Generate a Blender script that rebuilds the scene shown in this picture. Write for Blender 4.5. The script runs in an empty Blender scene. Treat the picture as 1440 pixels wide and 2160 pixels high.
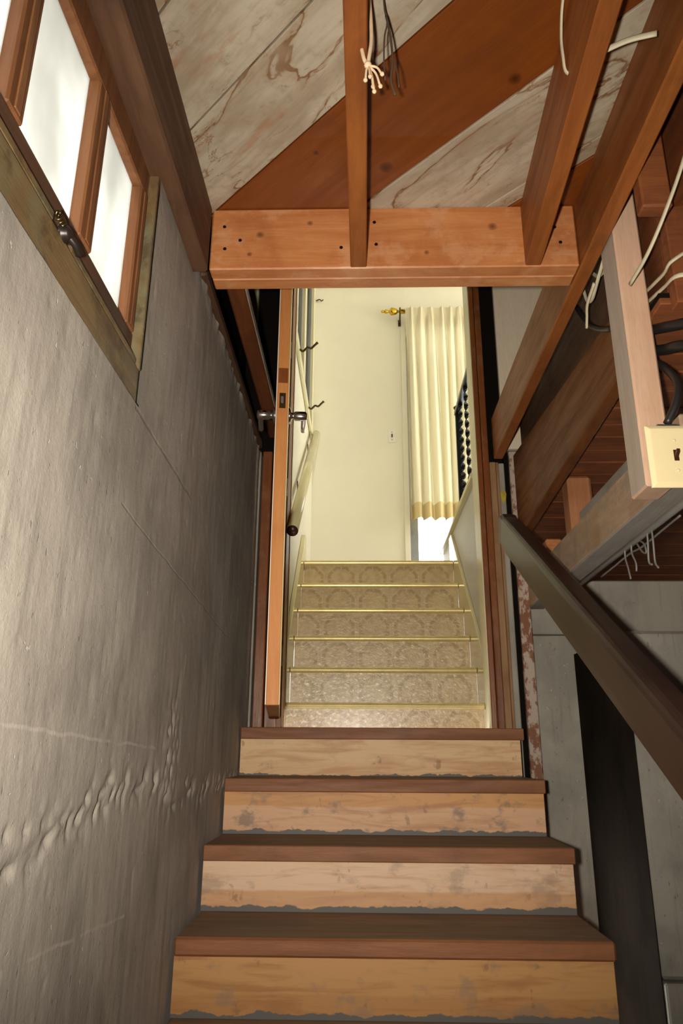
import bpy, bmesh, math, random
import numpy as np
from mathutils import Vector, Matrix

random.seed(7)
SC = bpy.context.scene
COL = SC.collection
PI = math.pi

# ------------------------------------------------------------------ camera
EYE = 1.578
def make_camera():
    p, yaw, roll = .3191, .0267, .0061
    cp, sp, c, s = math.cos(p), math.sin(p), math.cos(yaw), math.sin(yaw)
    fwd = Vector((-s * cp, c * cp, sp)); right = Vector((c, s, 0)); up = right.cross(fwd)
    cr, sr = math.cos(roll), math.sin(roll)
    r2 = cr * right + sr * up; u2 = -sr * right + cr * up
    M = Matrix((r2, u2, -fwd)).transposed().to_4x4()
    M.translation = (0, 0, EYE)
    cam = bpy.data.cameras.new('camera'); o = bpy.data.objects.new('camera', cam); COL.objects.link(o)
    o.matrix_world = M
    cam.sensor_fit = 'VERTICAL'; cam.sensor_height = 36.0; cam.sensor_width = 24.0
    cam.lens = 1547.17 / 2160 * 36.0
    cam.clip_start = .02; cam.clip_end = 200
    SC.camera = o
    return r2
CAM_RIGHT = make_camera()

# ------------------------------------------------------------------ world, lamps, exposure
w = bpy.data.worlds.new('world'); SC.world = w; w.use_nodes = True
bg = w.node_tree.nodes['Background']
bg.inputs[0].default_value = (1.0, .99, .965, 1); bg.inputs[1].default_value = 3.9

def lamp(name, kind, loc, energy, color=(1, 1, 1), rot=None, **kw):
    l = bpy.data.lights.new(name, kind); l.energy = energy; l.color = color
    for k, v in kw.items(): setattr(l, k, v)
    o = bpy.data.objects.new(name, l); COL.objects.link(o); o.location = loc
    if rot: o.rotation_euler = rot
    return o
# the photographer's flash, held beside the lens on its left
fl = lamp('camera_flash', 'SPOT', (-.075, -.01, EYE + .005), 140, (1.0, .94, .825), shadow_soft_size=.022, spot_size=math.radians(108), spot_blend=1.0)
fl.rotation_euler = (PI / 2 + .36, 0, .0)
# added fill lamp upstairs, standing in for daylight from the unseen right side
lamp('upstairs_fill', 'AREA', (3.35, 4.35, 4.0), 10, (1.0, .98, .94), (0, PI / 2, 0), shape='RECTANGLE', size=1.6, size_y=1.5)

SC.cycles.max_bounces = 8; SC.cycles.diffuse_bounces = 4; SC.cycles.glossy_bounces = 3
SC.cycles.caustics_reflective = False; SC.cycles.caustics_refractive = False
vs = SC.view_settings
vs.view_transform = 'Standard'; vs.look = 'None'; vs.gamma = 1.0; vs.use_curve_mapping = False
vs.exposure = 0.6

# ------------------------------------------------------------------ mesh helpers
def link(name, me, mat=None, parent=None):
    o = bpy.data.objects.new(name, me); COL.objects.link(o)
    if mat is not None:
        for m in (mat if isinstance(mat, (list, tuple)) else [mat]): me.materials.append(m)
    if parent is not None: o.parent = parent
    return o

def tag(o, label=None, cat=None, group=None, kind=None):
    if label: o['label'] = label
    if cat: o['category'] = cat
    if group: o['group'] = group
    if kind: o['kind'] = kind
    return o

def thing(name, label, cat, loc=(0, 0, 0), group=None, kind=None):
    o = bpy.data.objects.new(name, None); COL.objects.link(o); o.empty_display_size = .05
    return tag(o, label, cat, group, kind)

def mesh(name, verts, faces, smooth=False):
    me = bpy.data.meshes.new(name); me.from_pydata([tuple(v) for v in verts], [], faces); me.update()
    bm = bmesh.new(); bm.from_mesh(me); bmesh.ops.recalc_face_normals(bm, faces=bm.faces); bm.to_mesh(me); bm.free()
    if smooth:
        for p in me.polygons: p.use_smooth = True
    return me

def bevelled(me, r, seg=1):
    if r <= 0: return me
    bm = bmesh.new(); bm.from_mesh(me)
    bmesh.ops.bevel(bm, geom=list(bm.edges), offset=r, segments=seg, affect='EDGES', profile=.5, clamp_overlap=True)
    bm.to_mesh(me); bm.free(); return me

BOXF = [(0, 1, 3, 2), (4, 6, 7, 5), (0, 4, 5, 1), (2, 3, 7, 6), (0, 2, 6, 4), (1, 5, 7, 3)]
def hexa(name, pts, mat, parent=None, bev=.002):
    return link(name, bevelled(mesh(name, pts, BOXF), bev), mat, parent)
def box(name, x0, x1, y0, y1, z0, z1, mat, parent=None, bev=.002):
    pts = [(x, y, z) for x in (x0, x1) for y in (y0, y1) for z in (z0, z1)]
    return hexa(name, pts, mat, parent, bev)
def skew(name, a, b, wx, hz, mat, parent=None, bev=.003):
    """timber running from a to b (its lower left edge), wx wide in x and hz tall in z"""
    (ax, ay, az), (bx, by, bz) = a, b
    pts = [(ax, ay, az), (ax, ay, az + hz), (bx, by, bz), (bx, by, bz + hz),
           (ax + wx, ay, az), (ax + wx, ay, az + hz), (bx + wx, by, bz), (bx + wx, by, bz + hz)]
    return hexa(name, pts, mat, parent, bev)

def extrude_poly(name, poly, axis, a, b, mat, parent=None, bev=.0015):
    """poly: 2-D outline; axis: the axis it is extruded along from a to b"""
    def P(u, v, t):
        return {'X': (t, u, v), 'Y': (u, t, v), 'Z': (u, v, t)}[axis]
    n = len(poly)
    V = [P(u, v, a) for u, v in poly] + [P(u, v, b) for u, v in poly]
    F = [tuple(range(n))[::-1], tuple(range(n, 2 * n))] + [(i, (i + 1) % n, n + (i + 1) % n, n + i) for i in range(n)]
    return link(name, bevelled(mesh(name, V, F), bev), mat, parent)

def sweep(pts, rad, seg=10, prof=None, twist=0.0, caps=True):
    pts = [Vector(p) for p in pts]; n = len(pts)
    rads = rad if isinstance(rad, (list, tuple)) else [rad] * n
    V, F = [], []
    t0 = (pts[1] - pts[0]).normalized()
    ref = Vector((0, 0, 1)) if abs(t0.z) < .9 else Vector((1, 0, 0))
    nrm = (ref - t0 * ref.dot(t0)).normalized()
    for i in range(n):
        t = (pts[min(i + 1, n - 1)] - pts[max(i - 1, 0)]).normalized()
        nrm = (nrm - t * nrm.dot(t)).normalized(); bn = t.cross(nrm)
        outline = prof or [(math.cos(2 * PI * k / seg), math.sin(2 * PI * k / seg)) for k in range(seg)]
        a = twist * i / max(1, n - 1)
        ca, sa = math.cos(a), math.sin(a)
        for u, v in outline:
            uu, vv = u * ca - v * sa, u * sa + v * ca
            V.append(pts[i] + (nrm * uu + bn * vv) * rads[i])
        m = len(outline)
        if i:
            o = (i - 1) * m
            F += [(o + k, o + (k + 1) % m, o + m + (k + 1) % m, o + m + k) for k in range(m)]
    if caps:
        F += [tuple(range(m))[::-1], tuple(range((n - 1) * m, n * m))]
    return V, F
def tube(name, pts, rad, mat, parent=None, seg=10, prof=None, twist=0.0, smooth=True):
    V, F = sweep(pts, rad, seg, prof, twist)
    return link(name, mesh(name, V, F, smooth), mat, parent)

def spline(pts, n=8):
    P = [Vector(p) for p in pts]; P = [2 * P[0] - P[1]] + P + [2 * P[-1] - P[-2]]
    out = []
    for i in range(1, len(P) - 2):
        for k in range(n):
            t = k / n; a, b, c, d = P[i - 1:i + 3]
            out.append(.5 * ((2 * b) + (c - a) * t + (2 * a - 5 * b + 4 * c - d) * t * t + (3 * b - a - 3 * c + d) * t ** 3))
    out.append(P[-2]); return out

def lathe(name, prof, origin, axis, mat, parent=None, seg=20):
    ax = Vector(axis).normalized(); ref = Vector((0, 0, 1)) if abs(ax.z) < .9 else Vector((1, 0, 0))
    u = (ref - ax * ref.dot(ax)).normalized(); v = ax.cross(u); o = Vector(origin)
    V, F = [], []
    for i, (t, r) in enumerate(prof):
        for k in range(seg):
            a = 2 * PI * k / seg; V.append(o + ax * t + (u * math.cos(a) + v * math.sin(a)) * max(r, .0003))
        if i: F += [((i - 1) * seg + k, (i - 1) * seg + (k + 1) % seg, i * seg + (k + 1) % seg, i * seg + k) for k in range(seg)]
    F += [tuple(range(seg))[::-1], tuple(range((len(prof) - 1) * seg, len(prof) * seg))]
    return link(name, mesh(name, V, F, True), mat, parent)

# lattice noise for modelled relief
_rng = np.random.RandomState(3); _lat = _rng.rand(128, 128)
def vnoise(u, v):
    u = np.asarray(u, float); v = np.asarray(v, float)
    i = np.floor(u).astype(int); j = np.floor(v).astype(int); fu = u - i; fv = v - j
    fu = fu * fu * (3 - 2 * fu); fv = fv * fv * (3 - 2 * fv)
    g = lambda a, b: _lat[a % 128, b % 128]
    return (g(i, j) * (1 - fu) + g(i + 1, j) * fu) * (1 - fv) + (g(i, j + 1) * (1 - fu) + g(i + 1, j + 1) * fu) * fv - .5

# ------------------------------------------------------------------ materials
class NT:
    def __init__(s, name):
        m = bpy.data.materials.new(name); m.use_nodes = True; s.m = m; s.t = m.node_tree; s.t.nodes.clear()
        s.out = s.n('ShaderNodeOutputMaterial'); s.b = s.n('ShaderNodeBsdfPrincipled')
        s.l(s.b.outputs[0], s.out.inputs[0])
    def n(s, k, **kw):
        x = s.t.nodes.new(k)
        for a, v in kw.items(): setattr(x, a, v)
        return x
    def l(s, a, b): s.t.links.new(a, b)
    def val(s, x, v):
        if hasattr(v, 'is_linked') or hasattr(v, 'links'): s.l(v, x)
        else: x.default_value = v
    def math(s, op, a, b=0.0, c=None, clamp=False):
        x = s.n('ShaderNodeMath', operation=op, use_clamp=clamp); s.val(x.inputs[0], a); s.val(x.inputs[1], b)
        if c is not None: s.val(x.inputs[2], c)
        return x.outputs[0]
    def mix(s, f, a, b, mode='MIX'):
        x = s.n('ShaderNodeMix', data_type='RGBA', blend_type=mode, clamp_factor=True)
        s.val(x.inputs[0], f); s.val(x.inputs[6], a if not isinstance(a, tuple) else (*a[:3], 1)); s.val(x.inputs[7], b if not isinstance(b, tuple) else (*b[:3], 1))
        return x.outputs[2]
    def step(s, v, a, b, lo=0.0, hi=1.0):
        x = s.n('ShaderNodeMapRange', interpolation_type='SMOOTHSTEP', clamp=True)
        s.val(x.inputs[0], v); x.inputs[1].default_value = a; x.inputs[2].default_value = b; x.inputs[3].default_value = lo; x.inputs[4].default_value = hi
        return x.outputs[0]
    def coords(s, scale=(1, 1, 1), rot=(0, 0, 0), rand=True):
        tc = s.n('ShaderNodeTexCoord'); v = tc.outputs['Object']
        if rand:
            oi = s.n('ShaderNodeObjectInfo')
            cmb = s.n('ShaderNodeCombineXYZ')
            for k, f in enumerate((13.7, 29.1, 7.3)): s.l(s.math('MULTIPLY', oi.outputs['Random'], f), cmb.inputs[k])
            ad = s.n('ShaderNodeVectorMath', operation='ADD'); s.l(v, ad.inputs[0]); s.l(cmb.outputs[0], ad.inputs[1]); v = ad.outputs[0]
        r = s.n('ShaderNodeMapping'); s.l(v, r.inputs[0]); r.inputs['Rotation'].default_value = rot
        m = s.n('ShaderNodeMapping'); s.l(r.outputs[0], m.inputs[0]); m.inputs['Scale'].default_value = scale
        return m.outputs[0]
    def noise(s, vec, scale, detail=4, rough=.55, dist=0.0):
        x = s.n('ShaderNodeTexNoise'); s.l(vec, x.inputs['Vector']); x.inputs['Scale'].default_value = scale
        x.inputs['Detail'].default_value = detail; x.inputs['Roughness'].default_value = rough; x.inputs['Distortion'].default_value = dist
        return x.outputs[0]
    def bump(s, h, strength, dist=.01, prev=None):
        x = s.n('ShaderNodeBump'); s.l(h, x.inputs['Height']); x.inputs['Strength'].default_value = strength; x.inputs['Distance'].default_value = dist
        if prev is not None: s.l(prev, x.inputs['Normal'])
        s.l(x.outputs[0], s.b.inputs['Normal']); return x.outputs[0]
    def fin(s, color=None, rough=None, metal=0.0, spec=.4, coat=0.0):
        if color is not None: s.val(s.b.inputs['Base Color'], (*color[:3], 1) if isinstance(color, tuple) else color)
        if rough is not None: s.val(s.b.inputs['Roughness'], rough)
        s.b.inputs['Metallic'].default_value = metal; s.b.inputs['Specular IOR Level'].default_value = spec
        if coat: s.b.inputs['Coat Weight'].default_value = coat; s.b.inputs['Coat Roughness'].default_value = .25
        return s.m

def srgb(r, g, b):
    f = lambda c: ((c / 255 + .055) / 1.055) ** 2.4 if c > 10 else c / 255 / 12.92
    return (f(r), f(g), f(b))

AX = {'X': ((1.1, 11, 11), (0, 0, 0)), 'Y': ((11, 1.1, 11), (0, 0, 0)), 'Z': ((11, 11, 1.1), (0, 0, 0)),
      'D': ((1.1, 11, 11), (0, 0, PI / 4))}
def wood(name, c1, c2, c3=None, axis='X', rough=.6, grain=1.0, stain=.35, bump=.25, spec=.35, coat=0.0, worn=None, wornamt=.5, knots=()):
    t = NT(name); sc, rot = AX[axis]
    v = t.coords(sc, rot); vb = t.coords((1, 1, 1))
    g = t.noise(v, 2.2, 8, .62, .7)
    f = t.step(g, .5 - .22 / grain, .5 + .22 / grain)
    col = t.mix(f, c1, c2)
    fine = t.noise(v, 14, 5, .7)
    col = t.mix(t.math('MULTIPLY', t.step(fine, .45, .75), .35), col, tuple(x * .62 for x in c1), 'MIX')
    if c3 is not None:
        big = t.noise(vb, 4.0, 5, .6, .4)
        col = t.mix(t.math('MULTIPLY', t.step(big, .48, .68), stain), col, c3)
    if worn is not None:
        wn = t.noise(vb, 9, 6, .7)
        col = t.mix(t.math('MULTIPLY', t.step(wn, .5, .62), wornamt), col, worn)
    if knots:
        tc = t.n('ShaderNodeTexCoord'); sp = t.n('ShaderNodeSeparateXYZ'); t.l(tc.outputs['Object'], sp.inputs[0])
        for (ku, kv, kr) in knots:
            a = 0 if axis != 'Z' else 0
            dx = t.math('SUBTRACT', sp.outputs[0], ku); dz = t.math('SUBTRACT', sp.outputs[1 if axis == 'D' else 2], kv)
            dd = t.math('SQRT', t.math('ADD', t.math('MULTIPLY', dx, dx), t.math('MULTIPLY', dz, dz)))
            dd = t.math('ADD', dd, t.math('MULTIPLY', t.math('SUBTRACT', t.noise(vb, 60, 3), .5), kr * .5))
            col = t.mix(t.step(dd, kr * .6, kr * 1.25, .75, 0), col, tuple(x * .45 for x in c2))
            col = t.mix(t.step(dd, kr * .3, kr * .5, .7, 0), col, tuple(x * .28 for x in c2))
    t.bump(fine, bump, .004)
    r = t.step(g, .3, .7, rough - .06, rough + .08)
    return t.fin(col, r, 0, spec, coat)

def plain(name, c, rough=.5, metal=0.0, spec=.5, var=.12, scale=8, bump=0.0, coat=0.0):
    t = NT(name); v = t.coords()
    n = t.noise(v, scale, 5, .6)
    col = t.mix(t.step(n, .35, .7), c, tuple(x * (1 - var) for x in c))
    if bump: t.bump(t.noise(v, scale * 6, 4), bump, .003)
    return t.fin(col, rough, metal, spec, coat)

def seg_mask(t, pu, pv, a, b, width):
    """soft mask around the segment a-b in a plane's two coordinates"""
    (ax, ay), (bx, by) = a, b; dx, dy = bx - ax, by - ay; L2 = dx * dx + dy * dy
    px = t.math('SUBTRACT', pu, ax); py = t.math('SUBTRACT', pv, ay)
    h = t.math('DIVIDE', t.math('ADD', t.math('MULTIPLY', px, dx), t.math('MULTIPLY', py, dy)), L2, clamp=True)
    ex = t.math('SUBTRACT', px, t.math('MULTIPLY', h, dx)); ey = t.math('SUBTRACT', py, t.math('MULTIPLY', h, dy))
    d = t.math('SQRT', t.math('ADD', t.math('MULTIPLY', ex, ex), t.math('MULTIPLY', ey, ey)))
    return t.step(d, width * .3, width, 1, 0)

def concrete(name, c1, c2, streak=True, cracks=(), pits=.5, rough=.85, spec=.3):
    t = NT(name); v = t.coords(rand=False)
    big = t.noise(v, 2.3, 6, .6, .3)
    col = t.mix(t.step(big, .36, .66), c1, c2)
    vs_ = t.coords((26, 26, 2.0), rand=False)
    st = t.noise(vs_, 1.0, 7, .65, .2)
    col = t.mix(t.math('MULTIPLY', t.step(st, .46, .72), .5 if streak else .2), col, tuple(x * .5 for x in c1))
    blot = t.noise(t.coords((5, 5, 1.7), rand=False), 1.5, 6, .6, .5)
    col = t.mix(t.math('MULTIPLY', t.step(blot, .52, .7), .42), col, tuple(x * .42 for x in c1))
    sp = t.noise(v, 38, 3, .6)
    chip = t.step(sp, .69, .73)
    col = t.mix(t.math('MULTIPLY', chip, .5), col, tuple(min(1, x * 1.6) for x in c1))
    pk = t.noise(t.coords((1, 1, .5), rand=False), 75, 3, .6); pit = t.step(pk, .66, .72)
    col = t.mix(t.math('MULTIPLY', pit, .55), col, tuple(x * .35 for x in c1))
    gr = t.noise(v, 160, 4, .7)
    col = t.mix(t.math('MULTIPLY', t.step(gr, .5, .75), .22), col, tuple(x * .4 for x in c1))
    drip = t.noise(t.coords((60, 60, 3.2), rand=False), 1.0, 4, .6)
    col = t.mix(t.math('MULTIPLY', t.step(drip, .56, .7), .35), col, tuple(x * .5 for x in c1))
    h = t.math('ADD', t.math('MULTIPLY', st, .28), t.math('MULTIPLY', t.noise(v, 90, 6, .75), .4))
    h = t.math('SUBTRACT', h, t.math('MULTIPLY', chip, pits * .5))
    h = t.math('SUBTRACT', h, t.math('MULTIPLY', pit, pits * .4))
    if cracks:
        sep = t.n('ShaderNodeSeparateXYZ'); tc = t.n('ShaderNodeTexCoord')
        wob = t.n('ShaderNodeVectorMath', operation='MULTIPLY_ADD'); nz = t.n('ShaderNodeTexNoise'); t.l(tc.outputs['Object'], nz.inputs['Vector']); nz.inputs['Scale'].default_value = 12
        t.l(nz.outputs['Color'], wob.inputs[0]); wob.inputs[1].default_value = (.016, .016, .016); t.l(tc.outputs['Object'], wob.inputs[2])
        t.l(wob.outputs[0], sep.inputs[0])
        for a, b, wd, tint in cracks:
            mk = seg_mask(t, sep.outputs[1], sep.outputs[2], a, b, wd)
            col = t.mix(t.math('MULTIPLY', t.math('MULTIPLY', mk, t.step(nz.outputs[0], .38, .5)), .6), col, tuple(min(1, x * tint) for x in c1))
            if tint < 1: h = t.math('SUBTRACT', h, t.math('MULTIPLY', mk, .35))
    t.bump(h, .55, .006)
    return t.fin(col, rough, 0, spec)

M = {}
FIR1, FIR2, FIR3 = srgb(160, 94, 42), srgb(130, 70, 28), srgb(96, 52, 26)
M['fir_x'] = wood('fir_x', srgb(202, 136, 84), srgb(182, 110, 60), srgb(156, 86, 42), 'X', .40, 1.1, .5, spec=.5, coat=.25, worn=srgb(212, 164, 126), wornamt=.3, knots=((-.30, 3.07, .012), (.40, 3.09, .014), (.20, 3.0, .008), (-.15, 3.11, .009), (-.33, 3.0, .008)))
M['fir_y'] = wood('fir_y', FIR1, FIR2, FIR3, 'Y', .5, .9, .45, spec=.4)
M['fir_y_dark'] = wood('fir_y_dark', srgb(126, 70, 36), srgb(92, 48, 22), srgb(62, 36, 22), 'Y', .55, .9, .5)
M['fir_z'] = wood('fir_z', srgb(158, 84, 44), srgb(118, 58, 28), srgb(84, 40, 22), 'Z', .45, .9, .4, spec=.45)
M['grey_under'] = wood('grey_under', srgb(168, 160, 150), srgb(146, 138, 128), srgb(120, 104, 90), 'Y', .8, .7, .4)
M['rim'] = wood('rim', srgb(128, 74, 30), srgb(98, 52, 18), srgb(74, 40, 18), 'Y', .6, .9, .45)
M['old_y'] = wood('old_y', srgb(104, 74, 52), srgb(76, 48, 30), srgb(52, 38, 30), 'Y', .7, .8, .6)
M['grey_y'] = wood('grey_y', srgb(190, 162, 134), srgb(166, 138, 112), srgb(146, 106, 72), 'Y', .75, .7, .5, worn=srgb(128, 118, 108), wornamt=.4)
M['post'] = wood('post', srgb(220, 182, 154), srgb(204, 162, 132), srgb(190, 140, 100), 'Z', .72, .7, .35)
M['board_orange'] = wood('board_orange', srgb(130, 68, 20), srgb(110, 52, 12), srgb(92, 44, 12), 'D', .38, .7, .3, spec=.5, coat=.12, knots=((.076, 1.677, .020), (.385, 1.395, .016), (-.12, 1.62, .008)))
M['plank_x'] = wood('plank_x', srgb(150, 88, 50), srgb(118, 64, 34), srgb(84, 50, 32), 'X', .6, .9, .5)
M['nosing'] = wood('nosing', srgb(146, 94, 58), srgb(120, 72, 42), srgb(100, 64, 42), 'X', .55, .9, .4)
M['casing'] = wood('casing', srgb(146, 84, 40), srgb(116, 62, 26), srgb(90, 48, 24), 'Z', .4, .9, .35, spec=.5, worn=srgb(170, 150, 130), wornamt=.12)
M['door_edge'] = wood('door_edge', srgb(212, 146, 86), srgb(196, 124, 64), srgb(176, 98, 60), 'Z', .5, .7, .3)
M['timber_tan'] = wood('timber_tan', srgb(176, 138, 100), srgb(150, 110, 74), srgb(120, 74, 42), 'Z', .7, .8, .4)
M['block'] = wood('block', srgb(190, 132, 92), srgb(166, 106, 68), srgb(150, 90, 54), 'Z', .65, .8, .4)
M['post_grey'] = wood('post_grey', srgb(198, 182, 166), srgb(174, 158, 144), srgb(176, 146, 120), 'Z', .75, .7, .4)
M['rail'] = plain('rail', srgb(54, 37, 31), .36, spec=.4, var=.35, scale=5)
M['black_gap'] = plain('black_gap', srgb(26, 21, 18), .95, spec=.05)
M['sash'] = wood('sash', srgb(138, 92, 58), srgb(108, 66, 38), srgb(84, 50, 32), 'Z', .5, .9, .35)
M['sash_y'] = wood('sash_y', srgb(96, 68, 48), srgb(74, 48, 34), srgb(54, 38, 30), 'Y', .55, .9, .5)
M['frame_olive'] = wood('frame_olive', srgb(126, 104, 70), srgb(98, 76, 50), srgb(112, 122, 98), 'Y', .45, .8, .5, worn=srgb(70, 54, 40), wornamt=.6)
M['cream'] = plain('cream', srgb(232, 224, 184), .28, spec=.5, var=.05, scale=3)
M['cream_matte'] = plain('cream_matte', srgb(238, 233, 214), .6, var=.04, scale=2)
M['cream_gloss'] = plain('cream_gloss', srgb(222, 210, 158), .12, spec=.6, var=.06, scale=3, coat=.4)
M['grey_paint'] = plain('grey_paint', srgb(178, 168, 150), .7, var=.4, scale=14)
M['white_paint'] = plain('white_paint', srgb(238, 234, 222), .4, var=.06)
M['panel_white'] = plain('panel_white', srgb(214, 212, 208), .45, var=.05, scale=2)
M['plasterboard'] = wood('plasterboard', srgb(250, 230, 204), srgb(242, 218, 190), srgb(234, 206, 178), 'Z', .85, .6, .2, bump=.05)
M['yellow'] = plain('yellow', srgb(196, 176, 60), .8, var=.3, scale=60)
M['chrome'] = plain('chrome', srgb(228, 222, 216), .2, 1.0, var=.03)
M['brass'] = plain('brass', srgb(214, 176, 70), .25, 1.0, var=.1)
M['brass_nose'] = plain('brass_nose', srgb(236, 214, 150), .34, .35, var=.16, scale=14, bump=.1)
M['bronze'] = plain('bronze', srgb(96, 78, 50), .35, .9)
M['iron'] = plain('iron', srgb(24, 24, 26), .25, .3, var=.1)
M['ivory'] = plain('ivory', srgb(240, 220, 172), .35, spec=.5, var=.03)
M['toggle'] = plain('toggle', srgb(64, 34, 22), .35)
M['steel'] = plain('steel', srgb(178, 178, 176), .3, .9)
M['alu'] = plain('alu', srgb(176, 180, 186), .38, .8, var=.1)
M['cable_white'] = plain('cable_white', srgb(212, 200, 170), .5, var=.15)
M['cable_black'] = plain('cable_black', srgb(40, 36, 34), .4, var=.2)
M['wire_grey'] = plain('wire_grey', srgb(126, 122, 116), .45, .2)
M['cotton'] = plain('cotton', srgb(232, 200, 164), .9, var=.15, scale=40)
M['cord_dark'] = plain('cord_dark', srgb(80, 62, 48), .9)
M['lock_black'] = plain('lock_black', srgb(52, 44, 40), .4, .5, var=.3, scale=30)
M['concrete_floor'] = concrete('concrete_floor', srgb(120, 116, 108), srgb(104, 100, 94), False)
M['concrete_left'] = concrete('concrete_left', srgb(178, 168, 156), srgb(154, 144, 134), True, (
    ((1.467, 2.309), (2.02, 2.296), .007, .45), ((1.44, 2.076), (2.732, 1.998), .004, .8),
    ((1.034, 1.622), (1.855, 1.599), .0045, 1.2), ((1.14, 1.295), (1.735, 1.261), .0045, 1.2),
    ((1.94, 1.60), (2.06, 1.68), .01, 1.25), ((2.05, 1.68), (2.1, 1.85), .007, 1.25)))
M['concrete_back'] = concrete('concrete_back', srgb(182, 174, 160), srgb(156, 150, 138), False, pits=.8)
M['pier_shade'] = concrete('shaded_concrete', srgb(46, 39, 32), srgb(34, 29, 24), False, rough=.97, spec=.02)  # darkened concrete: shade on the pier's left face put into the colour
M['concrete_pier'] = concrete('concrete_pier', srgb(166, 160, 148), srgb(142, 136, 126), False)

# whitewashed ceiling boards with brown water marks
def whitewash():
    t = NT('whitewashed_board'); rot = (0, 0, PI / 4)
    v = t.coords((1.0, 3.6, 3.6), rot); g = t.coords((1.2, 18, 18), rot)
    pale = t.mix(t.step(t.noise(v, 2.6, 5, .6), .35, .65), srgb(186, 173, 152), srgb(156, 139, 116))
    gr = t.noise(g, 2.0, 8, .65, .5)
    col = t.mix(t.math('MULTIPLY', t.step(gr, .48, .72), .35), pale, srgb(132, 104, 80))
    n = t.noise(v, 1.7, 5, .55, .9)
    ring = t.math('SUBTRACT', 1.0, t.step(t.math('ABSOLUTE', t.math('SUBTRACT', n, .53)), .004, .016))
    gate = t.step(t.noise(t.coords(), 3.5, 2), .38, .48)
    col = t.mix(t.math('MULTIPLY', t.math('MULTIPLY', ring, gate), .85), col, srgb(112, 70, 34))
    halo = t.math('SUBTRACT', 1.0, t.step(t.math('ABSOLUTE', t.math('SUBTRACT', n, .515)), .0, .05))
    col = t.mix(t.math('MULTIPLY', t.math('MULTIPLY', halo, gate), .3), col, srgb(140, 104, 68))
    n2 = t.noise(v, 2.6, 6, .6, 1.2)
    ring2 = t.math('SUBTRACT', 1.0, t.step(t.math('ABSOLUTE', t.math('SUBTRACT', n2, .47)), .002, .010))
    col = t.mix(t.math('MULTIPLY', t.math('MULTIPLY', ring2, t.step(t.noise(t.coords(), 5.0, 2), .5, .58)), .7), col, srgb(126, 84, 46))
    mott = t.noise(t.coords(), 26, 6, .7)
    col = t.mix(t.math('MULTIPLY', t.step(mott, .5, .68), .35), col, srgb(138, 122, 102))
    inner = t.step(n, .53, .60)
    col = t.mix(t.math('MULTIPLY', inner, .30), col, srgb(188, 176, 158))
    red = t.step(t.noise(v, 4.2, 4, .6), .58, .72)
    col = t.mix(t.math('MULTIPLY', red, .5), col, srgb(158, 100, 66))
    t.bump(gr, .25, .004)
    return t.fin(col, .75, 0, .25)
M['whitewash'] = whitewash()

# peeling paint on the post beside the door
def peeling():
    t = NT('peeling_paint'); v = t.coords((1, 1, .55))
    n = t.noise(v, 26, 7, .7); big = t.noise(t.coords(), 3.0, 3)
    thr = t.math('ADD', n, t.math('MULTIPLY', t.math('SUBTRACT', big, .5), .35))
    col = t.mix(t.step(thr, .44, .52), srgb(142, 96, 72), srgb(194, 174, 158))
    t.bump(thr, .4, .004)
    return t.fin(col, .75, 0, .25)
M['peeling'] = peeling()

# plywood riser: a top tone, a lower tone, grey floor paint dabbed along its foot and scuffs
def riser_mat(name, z0, z1, top, low, split, tint, smear=.3, foot=.02, axis='X'):
    t = NT(name); tc = t.n('ShaderNodeTexCoord'); sep = t.n('ShaderNodeSeparateXYZ'); t.l(tc.outputs['Object'], sep.inputs[0])
    v = t.coords((1.6, 14, 14)); g = t.noise(v, 2.0, 7, .6, .9)
    h = t.math('DIVIDE', t.math('SUBTRACT', sep.outputs[2], z0), z1 - z0)
    wob = t.math('MULTIPLY', t.math('SUBTRACT', t.noise(t.coords(), 7, 4), .5), .16)
    hs = t.math('ADD', h, wob)
    col = t.mix(t.step(hs, split - .03, split + .03), low, top)
    col = t.mix(t.math('MULTIPLY', t.step(g, .45, .68), .75), col, tint)
    fg = t.noise(t.coords((2.5, 60, 60)), 2.0, 6, .7)
    col = t.mix(t.math('MULTIPLY', t.step(fg, .5, .75), .3), col, tuple(x * .6 for x in low))
    sm = t.noise(t.coords((1, 1, 1.4)), 11, 5, .6)
    col = t.mix(t.math('MULTIPLY', t.step(sm, .53, .66), smear), col, srgb(128, 110, 96))
    dk = t.noise(t.coords((1, 1, .7)), 24, 4, .6)
    col = t.mix(t.math('MULTIPLY', t.step(dk, .64, .72), .45), col, srgb(104, 78, 56))
    knot = t.noise(t.coords(), 16, 2, .5)
    col = t.mix(t.math('MULTIPLY', t.step(knot, .70, .76), .5), col, srgb(122, 74, 40))
    fw = t.math('ADD', t.math('SUBTRACT', sep.outputs[2], z0), t.math('MULTIPLY', t.math('SUBTRACT', t.noise(t.coords(), 15, 3, .6), .5), .04))
    col = t.mix(t.step(fw, foot * .8, foot, 1, 0), col, srgb(96, 92, 88))
    t.bump(g, .12, .003)
    return t.fin(col, .55, 0, .4)

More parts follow.
